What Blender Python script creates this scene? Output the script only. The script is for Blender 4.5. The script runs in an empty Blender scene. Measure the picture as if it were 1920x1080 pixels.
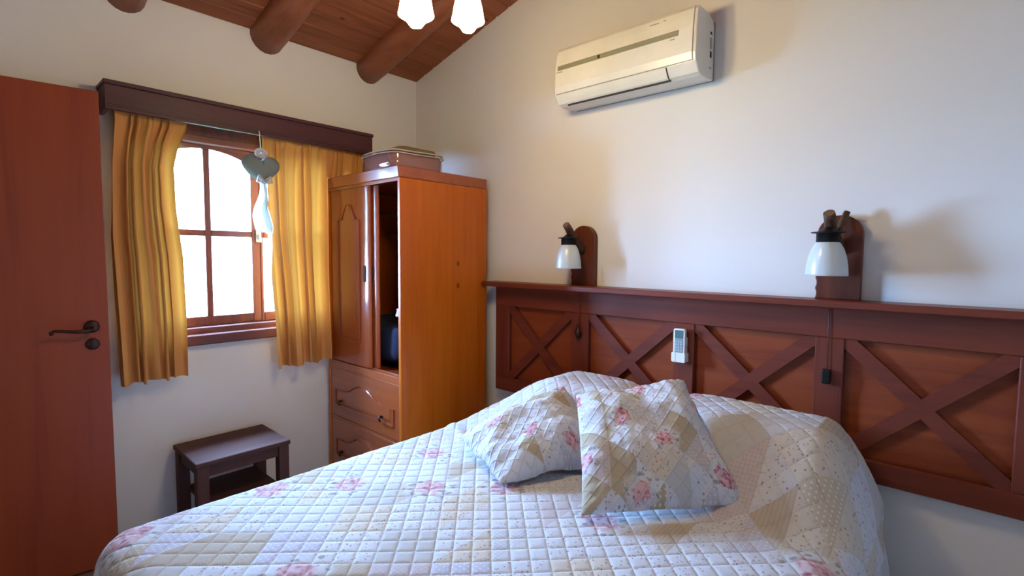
import bpy, bmesh, math, random
import numpy as np
from mathutils import Vector, Matrix, noise
sc = bpy.context.scene
COL = sc.collection
R_ = math.radians

# ------------------------------------------------------------------ camera, light, exposure
cam = bpy.data.cameras.new('camera'); camo = bpy.data.objects.new('camera', cam); COL.objects.link(camo)
cam.lens = 17.664; cam.sensor_width = 36; cam.clip_start = 0.02
camo.matrix_world = Matrix(((0.74237, -0.04879, 0.66821, 2.831), (0.66995, 0.04308, -0.74115, -2.15),
                            (0.00737, 0.99788, 0.06467, 1.35), (0, 0, 0, 1)))
sc.camera = camo
sc.view_settings.view_transform = 'Standard'; sc.view_settings.look = 'None'
sc.view_settings.exposure = 0.10; sc.view_settings.gamma = 1.0; sc.view_settings.use_curve_mapping = False
world = bpy.data.worlds.new('world'); sc.world = world; world.use_nodes = True
SKY = (0.32, 0.57, 1.0); SKY_STRENGTH = 265.0
world.node_tree.nodes['Background'].inputs[0].default_value = (*SKY, 1)
world.node_tree.nodes['Background'].inputs[1].default_value = SKY_STRENGTH
LAMP_POWER = 92.0          # emission of the glowing glass shades
pl = bpy.data.lights.new('window_portal', 'AREA'); pl.shape = 'RECTANGLE'; pl.size = 1.1; pl.size_y = 1.0
pl.cycles.is_portal = True
plo = bpy.data.objects.new('window_portal', pl); COL.objects.link(plo)
plo.location = (-0.20, -1.02, 1.43); plo.rotation_euler = (R_(90), 0, R_(-90))
sc.cycles.max_bounces = 10; sc.cycles.diffuse_bounces = 6; sc.cycles.transparent_max_bounces = 12
sc.cycles.sample_clamp_indirect = 6.0; sc.cycles.caustics_reflective = False; sc.cycles.caustics_refractive = False

# ------------------------------------------------------------------ node helper
def lin(*c):
    return tuple(((v/255)/12.92 if v/255 <= .04045 else ((v/255+.055)/1.055)**2.4) for v in c)
class G:
    def __init__(s, name):
        s.m = bpy.data.materials.new(name); s.m.use_nodes = True; s.t = s.m.node_tree; s.t.nodes.clear()
        s.out = s.t.nodes.new('ShaderNodeOutputMaterial')
    def put(s, sock, v):
        if isinstance(v, bpy.types.NodeSocket): s.t.links.new(v, sock)
        elif v is not None:
            if isinstance(v, (tuple, list)) and sock.type == 'RGBA' and len(v) == 3: v = (*v, 1)
            sock.default_value = v
    def n(s, typ, ins=None, out=0, **props):
        nd = s.t.nodes.new('ShaderNode'+typ)
        for k, v in props.items(): setattr(nd, k, v)
        for k, v in (ins or {}).items(): s.put(nd.inputs[k], v)
        return nd.outputs[out]
    def M(s, op, a, b=None, c=None, clamp=False):
        i = {0: a}
        if b is not None: i[1] = b
        if c is not None: i[2] = c
        return s.n('Math', i, operation=op, use_clamp=clamp)
    def V(s, op, a, b=None, out=0, scale=None):
        i = {0: a}
        if b is not None: i[1] = b
        if scale is not None: i['Scale'] = scale
        return s.n('VectorMath', i, out=out, operation=op)
    def mix(s, f, a, b, blend='MIX'):
        nd = s.t.nodes.new('ShaderNodeMix'); nd.data_type = 'RGBA'; nd.blend_type = blend
        s.put(nd.inputs[0], f); s.put(nd.inputs[6], a); s.put(nd.inputs[7], b); return nd.outputs[2]
    def ramp(s, f, stops, interp='LINEAR', out=0):
        nd = s.t.nodes.new('ShaderNodeValToRGB'); cr = nd.color_ramp; cr.interpolation = interp
        while len(cr.elements) < len(stops): cr.elements.new(.5)
        for e, (p, c) in zip(cr.elements, stops):
            e.position = p; e.color = (*c, 1) if isinstance(c, tuple) else (c, c, c, 1)
        s.put(nd.inputs[0], f); return nd.outputs[out]
    def step(s, v, lo, hi):
        nd = s.t.nodes.new('ShaderNodeMapRange'); nd.interpolation_type = 'SMOOTHSTEP'
        s.put(nd.inputs[0], v); s.put(nd.inputs[1], lo); s.put(nd.inputs[2], hi); return nd.outputs[0]
    def bump(s, h, strength=.3, dist=.01, normal=None):
        return s.n('Bump', {'Height': h, 'Strength': strength, 'Distance': dist, **({'Normal': normal} if normal else {})})
    def bsdf(s, **k):
        nd = s.t.nodes.new('ShaderNodeBsdfPrincipled')
        for key, v in k.items(): s.put(nd.inputs[key.replace('_', ' ')], v)
        s.t.links.new(nd.outputs[0], s.out.inputs[0]); return s.m
    def surf(s, sh): s.t.links.new(sh, s.out.inputs[0]); return s.m
    def obj(s): return s.n('TexCoord', out=3)
    def noise(s, vec, scale, detail=4, rough=.55, out=0, distortion=0):
        return s.n('TexNoise', {'Vector': vec, 'Scale': scale, 'Detail': detail, 'Roughness': rough, 'Distortion': distortion}, out=out)

def plain(name, col, rough=.5, metal=0., spec=.5, coat=0.):
    g = G(name); nz = g.noise(g.obj(), 9, 5)
    c = g.mix(nz, tuple(v*.88 for v in col), tuple(min(1, v*1.1) for v in col))
    return g.bsdf(Base_Color=c, Roughness=rough, Metallic=metal, Specular_IOR_Level=spec, Coat_Weight=coat, Coat_Roughness=.15)

def wood(name, dark, mid, light, axis=2, rough=.35, coat=.3, knots=0.0, grain=1.0, coat_rough=.12, blotch=.35, spec=.28, kplane=(1, 2)):
    g = G(name); co = g.obj()
    rnd = g.n('ObjectInfo', out=5)
    off = g.n('CombineXYZ', {0: g.M('MULTIPLY', rnd, 7.3), 1: g.M('MULTIPLY', rnd, 3.1), 2: g.M('MULTIPLY', rnd, 5.7)})
    co = g.V('ADD', co, off)
    sc1 = [13*grain]*3; sc1[axis] = .9*grain
    sc2 = [110*grain]*3; sc2[axis] = 3*grain
    v1 = g.V('MULTIPLY', co, tuple(sc1)); v2 = g.V('MULTIPLY', co, tuple(sc2))
    n1 = g.noise(v1, 1, 4, .6, distortion=1.2); n2 = g.noise(v2, 1, 3, .6)
    f = g.M('ADD', g.M('MULTIPLY', n1, .75), g.M('MULTIPLY', n2, .25))
    c = g.ramp(f, [(.32, dark), (.5, mid), (.68, light)])
    bl = g.noise(co, 2.2, 3)
    c = g.mix(g.M('MULTIPLY', bl, blotch), c, dark)
    if knots:
        cs = [g.n('SeparateXYZ', {0: co}, out=k) for k in kplane]
        vk = g.n('CombineXYZ', {0: g.M('MULTIPLY', cs[0], 4.2), 1: g.M('MULTIPLY', cs[1], 3.2)})
        nd = g.t.nodes.new('ShaderNodeTexVoronoi'); nd.voronoi_dimensions = '2D'
        wv_ = g.V('ADD', vk, g.V('SCALE', g.noise(vk, 5, 2, out=1), scale=.05))
        g.put(nd.inputs['Vector'], wv_); nd.inputs['Scale'].default_value = 1.0
        kd = nd.outputs['Distance']; kr = g.n('SeparateColor', {0: nd.outputs['Color']}, out=0)
        rad = g.M('MULTIPLY', g.M('GREATER_THAN', kr, 1-knots), g.M('MULTIPLY', kr, .075))
        k = g.M('SUBTRACT', 1.0, g.step(kd, g.M('MULTIPLY', rad, .4), g.M('ADD', rad, .001)))
        c = g.mix(g.M('MULTIPLY', k, .85), c, tuple(v*.35 for v in dark))
    b = g.bump(f, .12, .004)
    return g.bsdf(Base_Color=c, Roughness=rough, Normal=b, Specular_IOR_Level=spec, Coat_Weight=coat, Coat_Roughness=coat_rough)

def wood3(name, *a, **k): return [wood(name+'_'+'xyz'[i], *a, axis=i, **k) for i in range(3)]
W_WARD = wood3('pine_window_lit', (.23, .044, .012), (.31, .064, .016), (.36, .080, .020), rough=.32, coat=.9, knots=.0, coat_rough=.12)  # same pine as the side, colour reddened and darkened for the window light
W_SIDE = wood('pine_warm_lit', (.38, .074, .004), (.46, .100, .006), (.51, .122, .008), axis=2, rough=.36, coat=.15, spec=.22, knots=.3, blotch=.25)  # same pine as the front, warm light painted in as brighter orange
W_HEAD = wood3('red_brown_wood', (.105, .020, .011), (.160, .031, .015), (.195, .040, .019), rough=.45, coat=.18, coat_rough=.22, blotch=.4)
W_HEADP = wood('headboard_panel_wood', (.175, .031, .010), (.245, .048, .013), (.29, .063, .017), axis=0, rough=.42, coat=.2, coat_rough=.2, blotch=.4)
W_DOOR = wood('door_veneer', (.225, .038, .013), (.29, .052, .016), (.325, .062, .018), axis=2, rough=.42, coat=.12, coat_rough=.25, grain=.6)
W_CORN = wood3('dark_cornice_wood', (.048, .014, .017), (.075, .021, .026), (.092, .027, .031), rough=.5, coat=.05, coat_rough=.3)
W_WIN = wood3('window_wood', (.07, .018, .013), (.12, .030, .019), (.15, .042, .025), rough=.5, coat=.1)
W_STOOL = wood3('dark_stool_wood', (.048, .016, .011), (.074, .026, .018), (.088, .032, .022), rough=.7, coat=.0)
W_CEIL = wood('ceiling_plank_wood', (.17, .046, .018), (.27, .080, .030), (.34, .11, .042), axis=1, rough=.55, coat=.08, knots=.2, kplane=(0, 1))
W_LOG = wood('log_wood', (.19, .052, .022), (.28, .086, .034), (.33, .11, .044), axis=0, rough=.5, coat=.12, knots=.15, kplane=(0, 1))
W_LAMP = wood3('lamp_wood', (.075, .017, .008), (.125, .029, .012), (.16, .04, .016), rough=.5, coat=.1)
BARK = wood('lamp_branch_wood', (.045, .018, .009), (.085, .036, .017), (.13, .06, .03), axis=1, rough=.6, coat=.05, grain=2)
BRANCH_END = wood('branch_cut_wood', (.10, .05, .025), (.17, .09, .045), (.22, .12, .06), axis=1, rough=.6, coat=0, grain=2)

def plaster(name, col):
    g = G(name); co = g.obj()
    n1 = g.noise(co, 1.3, 4); n2 = g.noise(co, 60, 5, .6); n3 = g.noise(co, 9, 3)
    c = g.mix(g.M('MULTIPLY', n1, .35), col, tuple(v*.93 for v in col))
    h = g.M('ADD', g.M('MULTIPLY', n2, .35), g.M('MULTIPLY', n3, .65))
    return g.bsdf(Base_Color=c, Roughness=.85, Normal=g.bump(h, .12, .01), Specular_IOR_Level=.2)
PLASTER = plaster('cream_plaster', (.76, .735, .685))
def tiles():
    g = G('floor_tile'); co = g.obj()
    nd = g.t.nodes.new('ShaderNodeTexBrick'); nd.offset = 0; g.put(nd.inputs['Vector'], co)
    nd.inputs['Scale'].default_value = 1; nd.inputs['Brick Width'].default_value = .33; nd.inputs['Row Height'].default_value = .33
    nd.inputs['Mortar Size'].default_value = .004
    nd.inputs['Color1'].default_value = (.20, .09, .055, 1); nd.inputs['Color2'].default_value = (.24, .11, .065, 1); nd.inputs['Mortar'].default_value = (.12, .09, .07, 1)
    c = g.mix(g.M('MULTIPLY', g.noise(co, 6), .4), nd.outputs[0], (.15, .07, .045))
    return g.bsdf(Base_Color=c, Roughness=.4)
TILE = tiles()
BLACK = plain('black_iron', (.012, .011, .011), .45, .6)
BRONZE = plain('dark_bronze', (.045, .016, .012), .4, .6)
WHITE_PL = plain('white_plastic', (.76, .76, .72), .3, 0, .5)
AC_WHITE = plain('aged_white_plastic', (.78, .76, .68), .28)
AC_SIDE = AC_WHITE
AC_GREY = plain('grey_olive_plastic', (.27, .25, .17), .4)
DARKGAP = plain('dark_slot', (.02, .018, .016), .7)
GREYMARK = plain('grey_print', (.35, .33, .28), .6)
REM_GREY = plain('remote_grey_face', (.24, .33, .37), .35)
REM_SCREEN = plain('remote_screen', (.10, .17, .18), .15)
REM_BTN = plain('remote_buttons', (.42, .48, .50), .4)
NAVY = plain('navy_textile', (.012, .02, .055), .9)
WHITE_CLOTH = plain('white_textile', (.7, .7, .72), .9)
BROWN_CLOTH = plain('brown_textile', (.10, .045, .035), .9)
CORD = plain('brown_cord', (.06, .03, .025), .5)
METAL = plain('pale_metal', (.6, .58, .55), .3, .9)
GREYHEART = plain('grey_green_felt', (.16, .19, .18), .9)
def glass_clear():
    g = G('window_glass')
    return g.surf(g.n('MixShader', {0: .07, 1: g.n('BsdfTransparent', {0: (.97, .985, 1)}), 2: g.n('BsdfGlossy', {0: (1, 1, 1), 1: .02})}))
GLASS = glass_clear()
def fabric(name, col, trans, tcol=None, wr=.0):
    g = G(name); co = g.obj()
    wv = g.M('MULTIPLY', g.noise(g.V('MULTIPLY', co, (900, 900, 900)), 1, 1), 1)
    c = g.mix(g.noise(co, 4, 4), tuple(v*.9 for v in col), tuple(min(1, v*1.06) for v in col))
    nb = g.bump(wv, .08, .002)
    d = g.n('BsdfDiffuse', {0: c, 'Normal': nb}); t = g.n('BsdfTranslucent', {0: tcol or col, 'Normal': nb})
    return g.surf(g.n('MixShader', {0: trans, 1: d, 2: t}))
CURTAIN = fabric('mustard_curtain', (.60, .27, .085), .030, (.75, .33, .045))
RIBBON = fabric('white_ribbon', (.80, .84, .86), .5)
ROSE_CLOTH = fabric('pale_rosette', (.62, .60, .62), .2)
def frosted(name, col, trans):
    g = G(name)
    d = g.n('BsdfDiffuse', {0: col}); t = g.n('BsdfTranslucent', {0: col}); gl = g.n('BsdfGlossy', {0: (1, 1, 1), 1: .3})
    return g.surf(g.n('MixShader', {0: .06, 1: g.n('MixShader', {0: trans, 1: d, 2: t}), 2: gl}))
FROST = frosted('frosted_glass', (.80, .84, .83), .45)
def glow(name, col, strength):
    g = G(name); return g.surf(g.n('Emission', {0: col, 1: strength}))
LIT_GLASS = glow('lit_shade_glass', (1.0, .76, .42), LAMP_POWER)
def pvc():
    g = G('clear_vinyl')
    return g.surf(g.n('MixShader', {0: .12, 1: g.n('BsdfTransparent', {0: (.95, .92, .91)}),
                  2: g.n('MixShader', {0: .5, 1: g.n('BsdfDiffuse', {0: (.6, .55, .54)}), 2: g.n('BsdfGlossy', {0: (1, 1, 1), 1: .08})})}))
VINYL = pvc()
MAUVE = plain('mauve_blanket', (.27, .11, .11), .85)
BEIGE_PIPE = plain('beige_piping', (.50, .40, .33), .5)
OLIVE = plain('olive_fold', (.14, .11, .04), .9)

def patchwork(name, patch, stitch, bstr, tint=1.0, rose=.62, beige=(.56, .48, .37), rsize=.29, rfade=1.0):
    g = G(name); uv = g.n('TexCoord', out=2)
    p = g.n('VectorRotate', {'Vector': uv, 'Angle': R_(45)}, rotation_type='Z_AXIS')
    q = g.V('SCALE', p, scale=1/patch)
    cell = g.V('FLOOR', q); fr = g.V('FRACTION', q)
    fx = g.n('SeparateXYZ', {0: fr}, out=0); fy = g.n('SeparateXYZ', {0: fr}, out=1)
    w0 = g.n('TexWhiteNoise', {'Vector': cell}, out=0, noise_dimensions='3D')
    tri = g.M('MULTIPLY', g.M('GREATER_THAN', g.M('ADD', fx, fy), 1.0), g.M('GREATER_THAN', w0, .35))
    idv = g.V('ADD', cell, g.n('CombineXYZ', {2: g.M('MULTIPLY', g.M('ADD', tri, 1.0), 3.7)}))
    wn = g.t.nodes.new('ShaderNodeTexWhiteNoise'); wn.noise_dimensions = '3D'; g.put(wn.inputs['Vector'], idv)
    r1 = wn.outputs['Value']; sp = g.t.nodes.new('ShaderNodeSeparateColor'); g.put(sp.inputs[0], wn.outputs['Color'])
    r2 = sp.outputs[0]
    OW = (.67, .67, .69); CR = (.66, .59, .49); BE = beige; LI = (.58, .56, .61); PK = (.63, .55, .54); GR = (.57, .55, .52)
    base = g.ramp(r1, [(0, OW), (.22, CR), (.34, OW), (.5, LI), (.60, BE), (.72, PK), (.80, OW), (.92, GR)], 'CONSTANT')
    # small sprigs
    vo = g.t.nodes.new('ShaderNodeTexVoronoi'); g.put(vo.inputs['Vector'], g.V('ADD', p, g.V('SCALE', g.noise(p, 60, 2, out=1), scale=.006)))
    vo.inputs['Scale'].default_value = 82
    sprig = g.M('SUBTRACT', 1.0, g.step(vo.outputs['Distance'], .18, .30))
    scol = g.ramp(g.n('SeparateColor', {0: vo.outputs['Color']}, out=0), [(0, (.30, .16, .17)), (.35, (.36, .34, .30)), (.7, (.45, .30, .32))], 'CONSTANT')
    m1 = g.M('MULTIPLY', g.M('LESS_THAN', r2, .50), sprig)
    c = g.mix(g.M('MULTIPLY', m1, .8), base, scol)
    tiny = g.step(g.noise(p, 150, 3, .7), .56, .64); blot = g.step(g.noise(p, 34, 3, .6), .50, .66)
    c = g.mix(g.M('MULTIPLY', tiny, .22), c, (.40, .34, .35)); c = g.mix(g.M('MULTIPLY', blot, .20), c, (.50, .42, .44))
    # white polka dots
    qq = g.V('FRACTION', g.V('SCALE', uv, scale=70.0)); dd = g.V('LENGTH', g.V('SUBTRACT', qq, (.5, .5, 0)), out=1)
    dots = g.M('SUBTRACT', 1.0, g.step(dd, .14, .24))
    m2 = g.M('MULTIPLY', dots, g.M('MULTIPLY', g.M('GREATER_THAN', r2, .50), g.M('LESS_THAN', r2, .62)))
    c = g.mix(g.M('MULTIPLY', m2, .8), c, (.78, .76, .72))
    # stripes / plaid
    ux = g.n('SeparateXYZ', {0: uv}, out=0); uy = g.n('SeparateXYZ', {0: uv}, out=1)
    s1 = g.M('GREATER_THAN', g.M('FRACT', g.M('MULTIPLY', ux, 85)), .58); s2 = g.M('GREATER_THAN', g.M('FRACT', g.M('MULTIPLY', uy, 85)), .58)
    isst = g.M('MULTIPLY', g.M('GREATER_THAN', r2, .62), g.M('LESS_THAN', r2, .70)); ispl = g.M('MULTIPLY', g.M('GREATER_THAN', r2, .70), g.M('LESS_THAN', r2, .82))
    c = g.mix(g.M('MULTIPLY', g.M('MULTIPLY', isst, s1), .45), c, (.42, .38, .38))
    c = g.mix(g.M('MULTIPLY', g.M('MULTIPLY', ispl, g.M('MULTIPLY', g.M('ADD', s1, s2), .5)), .40), c, (.40, .38, .36))
    # roses, one in some cells of a wider grid
    RS = patch*1.72
    wq = g.V('SCALE', g.V('ADD', p, (.31, .17, 0)), scale=1/RS); rc = g.V('FLOOR', wq); rf = g.V('SUBTRACT', g.V('FRACTION', wq), (.5, .5, 0))
    rn = g.t.nodes.new('ShaderNodeTexWhiteNoise'); rn.noise_dimensions = '3D'; g.put(rn.inputs['Vector'], g.V('ADD', rc, (0, 0, 9.2)))
    jit = g.V('SCALE', g.V('SUBTRACT', rn.outputs['Color'], (.5, .5, .5)), scale=.42)
    rd0 = g.V('MULTIPLY', g.V('SUBTRACT', rf, jit), (1, 1, 0))
    wob = g.V('SCALE', g.V('SUBTRACT', g.noise(p, 4.5/patch, 4, .65, out=1), (.5, .5, .5)), scale=.34)
    rd = g.V('SCALE', g.V('MULTIPLY', g.V('ADD', rd0, wob), (1, 1, 0)), scale=RS)
    dist = g.V('LENGTH', rd, out=1)
    on = g.M('LESS_THAN', rn.outputs['Value'], rose)
    vr = g.t.nodes.new('ShaderNodeTexVoronoi'); vr.feature = 'SMOOTH_F1'; g.put(vr.inputs['Vector'], g.V('ADD', p, g.V('SCALE', wob, scale=.05))); vr.inputs['Scale'].default_value = 10/patch
    pet = g.ramp(vr.outputs['Distance'], [(.08, (.36, .09, .13)), (.30, (.55, .22, .27)), (.50, (.69, .46, .47))])
    rr = patch*rsize
    rm = g.M('MULTIPLY', on, g.M('SUBTRACT', 1.0, g.step(dist, rr*.86, rr*1.0)))
    vl = g.t.nodes.new('ShaderNodeTexVoronoi'); g.put(vl.inputs['Vector'], g.V('MULTIPLY', g.V('ADD', p, g.V('SCALE', wob, scale=.06)), (1, 1.7, 1))); vl.inputs['Scale'].default_value = 4.2/patch
    lf = g.M('SUBTRACT', 1.0, g.step(vl.outputs['Distance'], .24, .36))
    lm = g.M('MULTIPLY', g.M('MULTIPLY', on, lf), g.M('SUBTRACT', 1.0, g.step(dist, rr*1.5, rr*1.75)))
    halo = g.M('MULTIPLY', on, g.M('SUBTRACT', 1.0, g.step(dist, rr*1.25, rr*1.9)))
    c = g.mix(g.M('MULTIPLY', halo, .75), c, OW)
    c = g.mix(g.M('MULTIPLY', lm, .75), c, (.30, .27, .26))
    c = g.mix(g.M('MULTIPLY', rm, rfade), c, pet)
    # stitch lines of the quilting
    sq = g.V('FRACTION', g.V('ADD', g.V('SCALE', p, scale=1/stitch), (.5, .5, 0)))
    ex = g.M('ABSOLUTE', g.M('SUBTRACT', g.n('SeparateXYZ', {0: sq}, out=0), .5)); ey = g.M('ABSOLUTE', g.M('SUBTRACT', g.n('SeparateXYZ', {0: sq}, out=1), .5))
    e = g.M('MINIMUM', ex, ey)
    hgt = g.M('SUBTRACT', 1.0, g.M('POWER', 2.718, g.M('MULTIPLY', e, -17.0)))
    crk = g.noise(p, 85, 4, .65)
    h = g.M('ADD', hgt, g.M('MULTIPLY', crk, .55))
    nb = g.bump(h, bstr, .006)
    if tint != 1: c = g.mix(1.0, c, (tint, tint, tint), 'MULTIPLY')
    d = g.n('BsdfDiffuse', {0: c, 'Normal': nb, 1: .2})
    return g.surf(d)
QUILT = patchwork('patchwork_quilt', .15, .05, .36, tint=.86, rsize=.36, rfade=.72)
CUSHION = patchwork('patchwork_cushion', .108, .036, .5, rose=.75, beige=(.50, .40, .26), tint=.85)

# ------------------------------------------------------------------ mesh helpers
def bx(bm, a, b, bev=0, M=None, seg=1):
    a, b = Vector(a), Vector(b); c = (a+b)/2; d = b-a
    r = bmesh.ops.create_cube(bm, size=1)
    bmesh.ops.scale(bm, vec=d, verts=r['verts'])
    vs = r['verts']
    if bev:
        es = list({e for v in vs for e in v.link_edges})
        rr = bmesh.ops.bevel(bm, geom=es, offset=bev, segments=seg, affect='EDGES', profile=.5)
        vs = list({v for f in rr['faces'] for v in f.verts} | {v for v in vs if v.is_valid})
    bmesh.ops.translate(bm, vec=c, verts=vs)
    if M is not None: bmesh.ops.transform(bm, matrix=M, verts=vs)
    return vs
def nb(*boxes, bev=0):
    bm = bmesh.new()
    for a, b in boxes: bx(bm, a, b, bev)
    return bm
def rb(a, b, bev):
    bm = bmesh.new(); bx(bm, a, b, bev, seg=3); return bm
def prism(bm, pts, axis, lo, hi, bev=0):
    """polygon pts (2D, other two axes in order) extruded along axis"""
    def P(p, t):
        l = [p[0], p[1]]; l.insert(axis, t); return Vector(l)
    a = [bm.verts.new(P(p, lo)) for p in pts]; b = [bm.verts.new(P(p, hi)) for p in pts]
    n = len(pts); fs = [bm.faces.new(a), bm.faces.new(b[::-1])]
    for i in range(n): fs.append(bm.faces.new((a[i], b[i], b[(i+1) % n], a[(i+1) % n])))
    bmesh.ops.recalc_face_normals(bm, faces=fs)
    if bev:
        es = [e for f in fs[:2] for e in f.edges]
        bmesh.ops.bevel(bm, geom=list(set(es)), offset=bev, segments=2, affect='EDGES', profile=.5)
    return bm
def tube(bm, pts, rad, seg=10, cap=True, wob=0, seed=0):
    pts = [Vector(p) for p in pts]; rads = rad if isinstance(rad, (list, tuple)) else [rad]*len(pts)
    rng = random.Random(seed); rings = []; up = None
    for i, p in enumerate(pts):
        t = (pts[min(i+1, len(pts)-1)]-pts[max(i-1, 0)]).normalized()
        if up is None: up = t.orthogonal().normalized()
        up = (up - t*up.dot(t)).normalized(); sd = t.cross(up)
        rings.append([bm.verts.new(p+(up*math.cos(2*math.pi*k/seg)+sd*math.sin(2*math.pi*k/seg))*rads[i]*(1+wob*rng.uniform(-1, 1))) for k in range(seg)])
    for i in range(len(rings)-1):
        for k in range(seg): bm.faces.new((rings[i][k], rings[i][(k+1) % seg], rings[i+1][(k+1) % seg], rings[i+1][k]))
    if cap: bm.faces.new(rings[0][::-1]); bm.faces.new(rings[-1])
    return bm
def lathe(bm, prof, c, seg=24, M=None, close=False):
    c = Vector(c); rings = []
    for r, z in prof:
        rings.append([bm.verts.new(((M or Matrix.Identity(3)) @ Vector((r*math.cos(2*math.pi*k/seg), r*math.sin(2*math.pi*k/seg), z)))+c) for k in range(seg)])
    for i in range(len(rings)-1):
        for k in range(seg): bm.faces.new((rings[i][k], rings[i][(k+1) % seg], rings[i+1][(k+1) % seg], rings[i+1][k]))
    if close: bm.faces.new(rings[0][::-1]); bm.faces.new(rings[-1])
    return bm
ORI = {}
def obj(name, bm, mat, parent=None, smooth=False, local=False):
    me = bpy.data.meshes.new(name)
    if parent is not None and not local: bmesh.ops.translate(bm, vec=-ORI.get(parent.name, Vector((0, 0, 0))), verts=bm.verts)
    bm.normal_update(); bm.to_mesh(me); bm.free()
    if smooth: me.shade_smooth()
    if mat: me.materials.append(mat)
    o = bpy.data.objects.new(name, me); COL.objects.link(o)
    if parent is not None:
        o.parent = parent; ORI[o.name] = ORI.get(parent.name, Vector((0, 0, 0)))
    return o
def npobj(name, V, Fq, mat, parent=None, uv=None, smooth=True):
    V = np.asarray(V, float)
    if parent is not None: V = V - np.array(ORI.get(parent.name, Vector((0, 0, 0))))
    me = bpy.data.meshes.new(name); Fq = np.asarray(Fq, np.int32)
    me.vertices.add(len(V)); me.vertices.foreach_set('co', V.ravel())
    k = Fq.shape[1]; me.loops.add(Fq.size); me.loops.foreach_set('vertex_index', Fq.ravel())
    me.polygons.add(len(Fq)); me.polygons.foreach_set('loop_start', np.arange(0, Fq.size, k, dtype=np.int32))
    me.update(calc_edges=True)
    if uv is not None:
        l = me.uv_layers.new(name='UVMap'); l.data.foreach_set('uv', np.asarray(uv)[Fq.ravel()].ravel())
    if smooth: me.shade_smooth()
    me.materials.append(mat)
    o = bpy.data.objects.new(name, me); COL.objects.link(o)
    if parent is not None: o.parent = parent; ORI[o.name] = ORI.get(parent.name, Vector((0, 0, 0)))
    return o
def gridfaces(n, m, flip=False):
    i = np.arange(n*m).reshape(n, m); a, b, c, d = i[:-1, :-1], i[1:, :-1], i[1:, 1:], i[:-1, 1:]
    f = np.stack([a, b, c, d] if not flip else [a, d, c, b], -1).reshape(-1, 4); return f
def thing(name, label, cat, loc, group=None):
    o = bpy.data.objects.new(name, None); COL.objects.link(o); o.location = loc; o.empty_display_size = .05
    o['label'] = label; o['category'] = cat
    if group: o['group'] = group
    ORI[o.name] = Vector(loc); return o
def tag(o, label, cat, group=None):
    o['label'] = label; o['category'] = cat
    if group: o['group'] = group
    return o
def struct(name, bm, mat, label=None, cat=None):
    o = obj(name, bm, mat); o['kind'] = 'structure'
    if label: o['label'] = label; o['category'] = cat
    return o
def sm(a, b, x):
    t = np.clip((x-a)/(b-a), 0, 1); return t*t*(3-2*t)

# ------------------------------------------------------------------ room shell
XR, YB = 3.9, -3.4            # far extents behind the camera
CZ0, CS = 2.515, 0.264        # ceiling height at the window wall, slope
def cz(x): return CZ0+CS*x
T = .2
struct('floor', nb(((-T, YB-T, -.1), (XR+T, T, 0))), TILE, 'brown tiled floor under the bed', 'floor')
WY0, WY1, WZ0, WZ1 = -1.585, -.455, .945, 1.925      # window hole
DY0, DY1, DZ1 = -2.57, -1.76, 2.03                   # door hole
bm = nb(((-T, WY1, 0), (0, T, 2.62)), ((-T, WY0, 0), (0, WY1, WZ0)), ((-T, WY0, WZ1), (0, WY1, 2.62)),
        ((-T, DY1, 0), (0, WY0, 2.62)), ((-T, DY0, DZ1), (0, DY1, 2.62)), ((-T, YB-T, 0), (0, DY0, 2.62)))
struct('wall_left', bm, PLASTER, 'cream plaster wall with the window', 'wall')
def slopewall(y0, y1):
    bm = bmesh.new(); prism(bm, [(-T, 0), (XR+T, 0), (XR+T, cz(XR+T)+.1), (-T, cz(-T)+.1)], 1, y0, y1); return bm
struct('wall_back', slopewall(0, T), PLASTER, 'cream plaster wall behind the headboard', 'wall')
struct('wall_front', slopewall(YB-T, YB), PLASTER, 'cream plaster wall facing the headboard', 'wall')
struct('wall_right', nb(((XR, YB, 0), (XR+T, 0, cz(XR)+.1))), PLASTER, 'cream plaster wall opposite the window', 'wall')
# ceiling: slab with individual boards under it
bm = bmesh.new(); prism(bm, [(-T, cz(-T)+.03), (XR+T, cz(XR+T)+.03), (XR+T, cz(XR+T)+.13), (-T, cz(-T)+.13)], 1, YB-T, T)
ceil = struct('ceiling', bm, W_CEIL, 'sloping ceiling of brown varnished boards', 'ceiling')
ang = math.atan(CS); PW = .098
bm = bmesh.new(); L0, L1 = YB, 0.0
prism(bm, [(-PW/2, .024), (-PW/2, .008), (-PW/2+.007, 0), (PW/2-.007, 0), (PW/2, .008), (PW/2, .024)], 1, L0, L1)
plank_me = None; s = PW/2; k = 0
while s*math.cos(ang) < XR-.03:
    if plank_me is None:
        o = obj('plank', bm, W_CEIL, ceil, local=True); plank_me = o.data
    else:
        o = bpy.data.objects.new('plank', plank_me); COL.objects.link(o); o.parent = ceil
    o.location = (s*math.cos(ang), 0, CZ0+s*math.sin(ang)); o.rotation_euler = (0, -ang, 0)
    s += PW; k += 1
# log beams
dirv = Vector((math.cos(ang), 0, math.sin(ang)))
for i, (y, lab) in enumerate([(-.365, 'round log beam nearest the corner, reaching the wall above the wardrobe'),
                              (-.985, 'round log beam in the middle, reaching the wall above the window'),
                              (-1.60, 'round log beam cut off at the top left edge of the picture')]):
    bm = bmesh.new(); p0 = Vector((-.03, y, cz(-.03)-.012)); n = 30; pts = []; rr = []
    for j in range(n):
        t = 3.9/ (n-1)*j/dirv.x*.995
        pts.append(p0+dirv*t+Vector((0, .006*math.sin(1.7*t+i), .004*math.sin(2.3*t+2*i)))); rr.append(.084+.004*math.sin(3.1*t+i*2)+.002*math.sin(7*t))
    tube(bm, pts, rr, 20)
    tag(obj('log_beam', bm, W_LOG, smooth=True), lab, 'beam', 'log beams under the ceiling')

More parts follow.
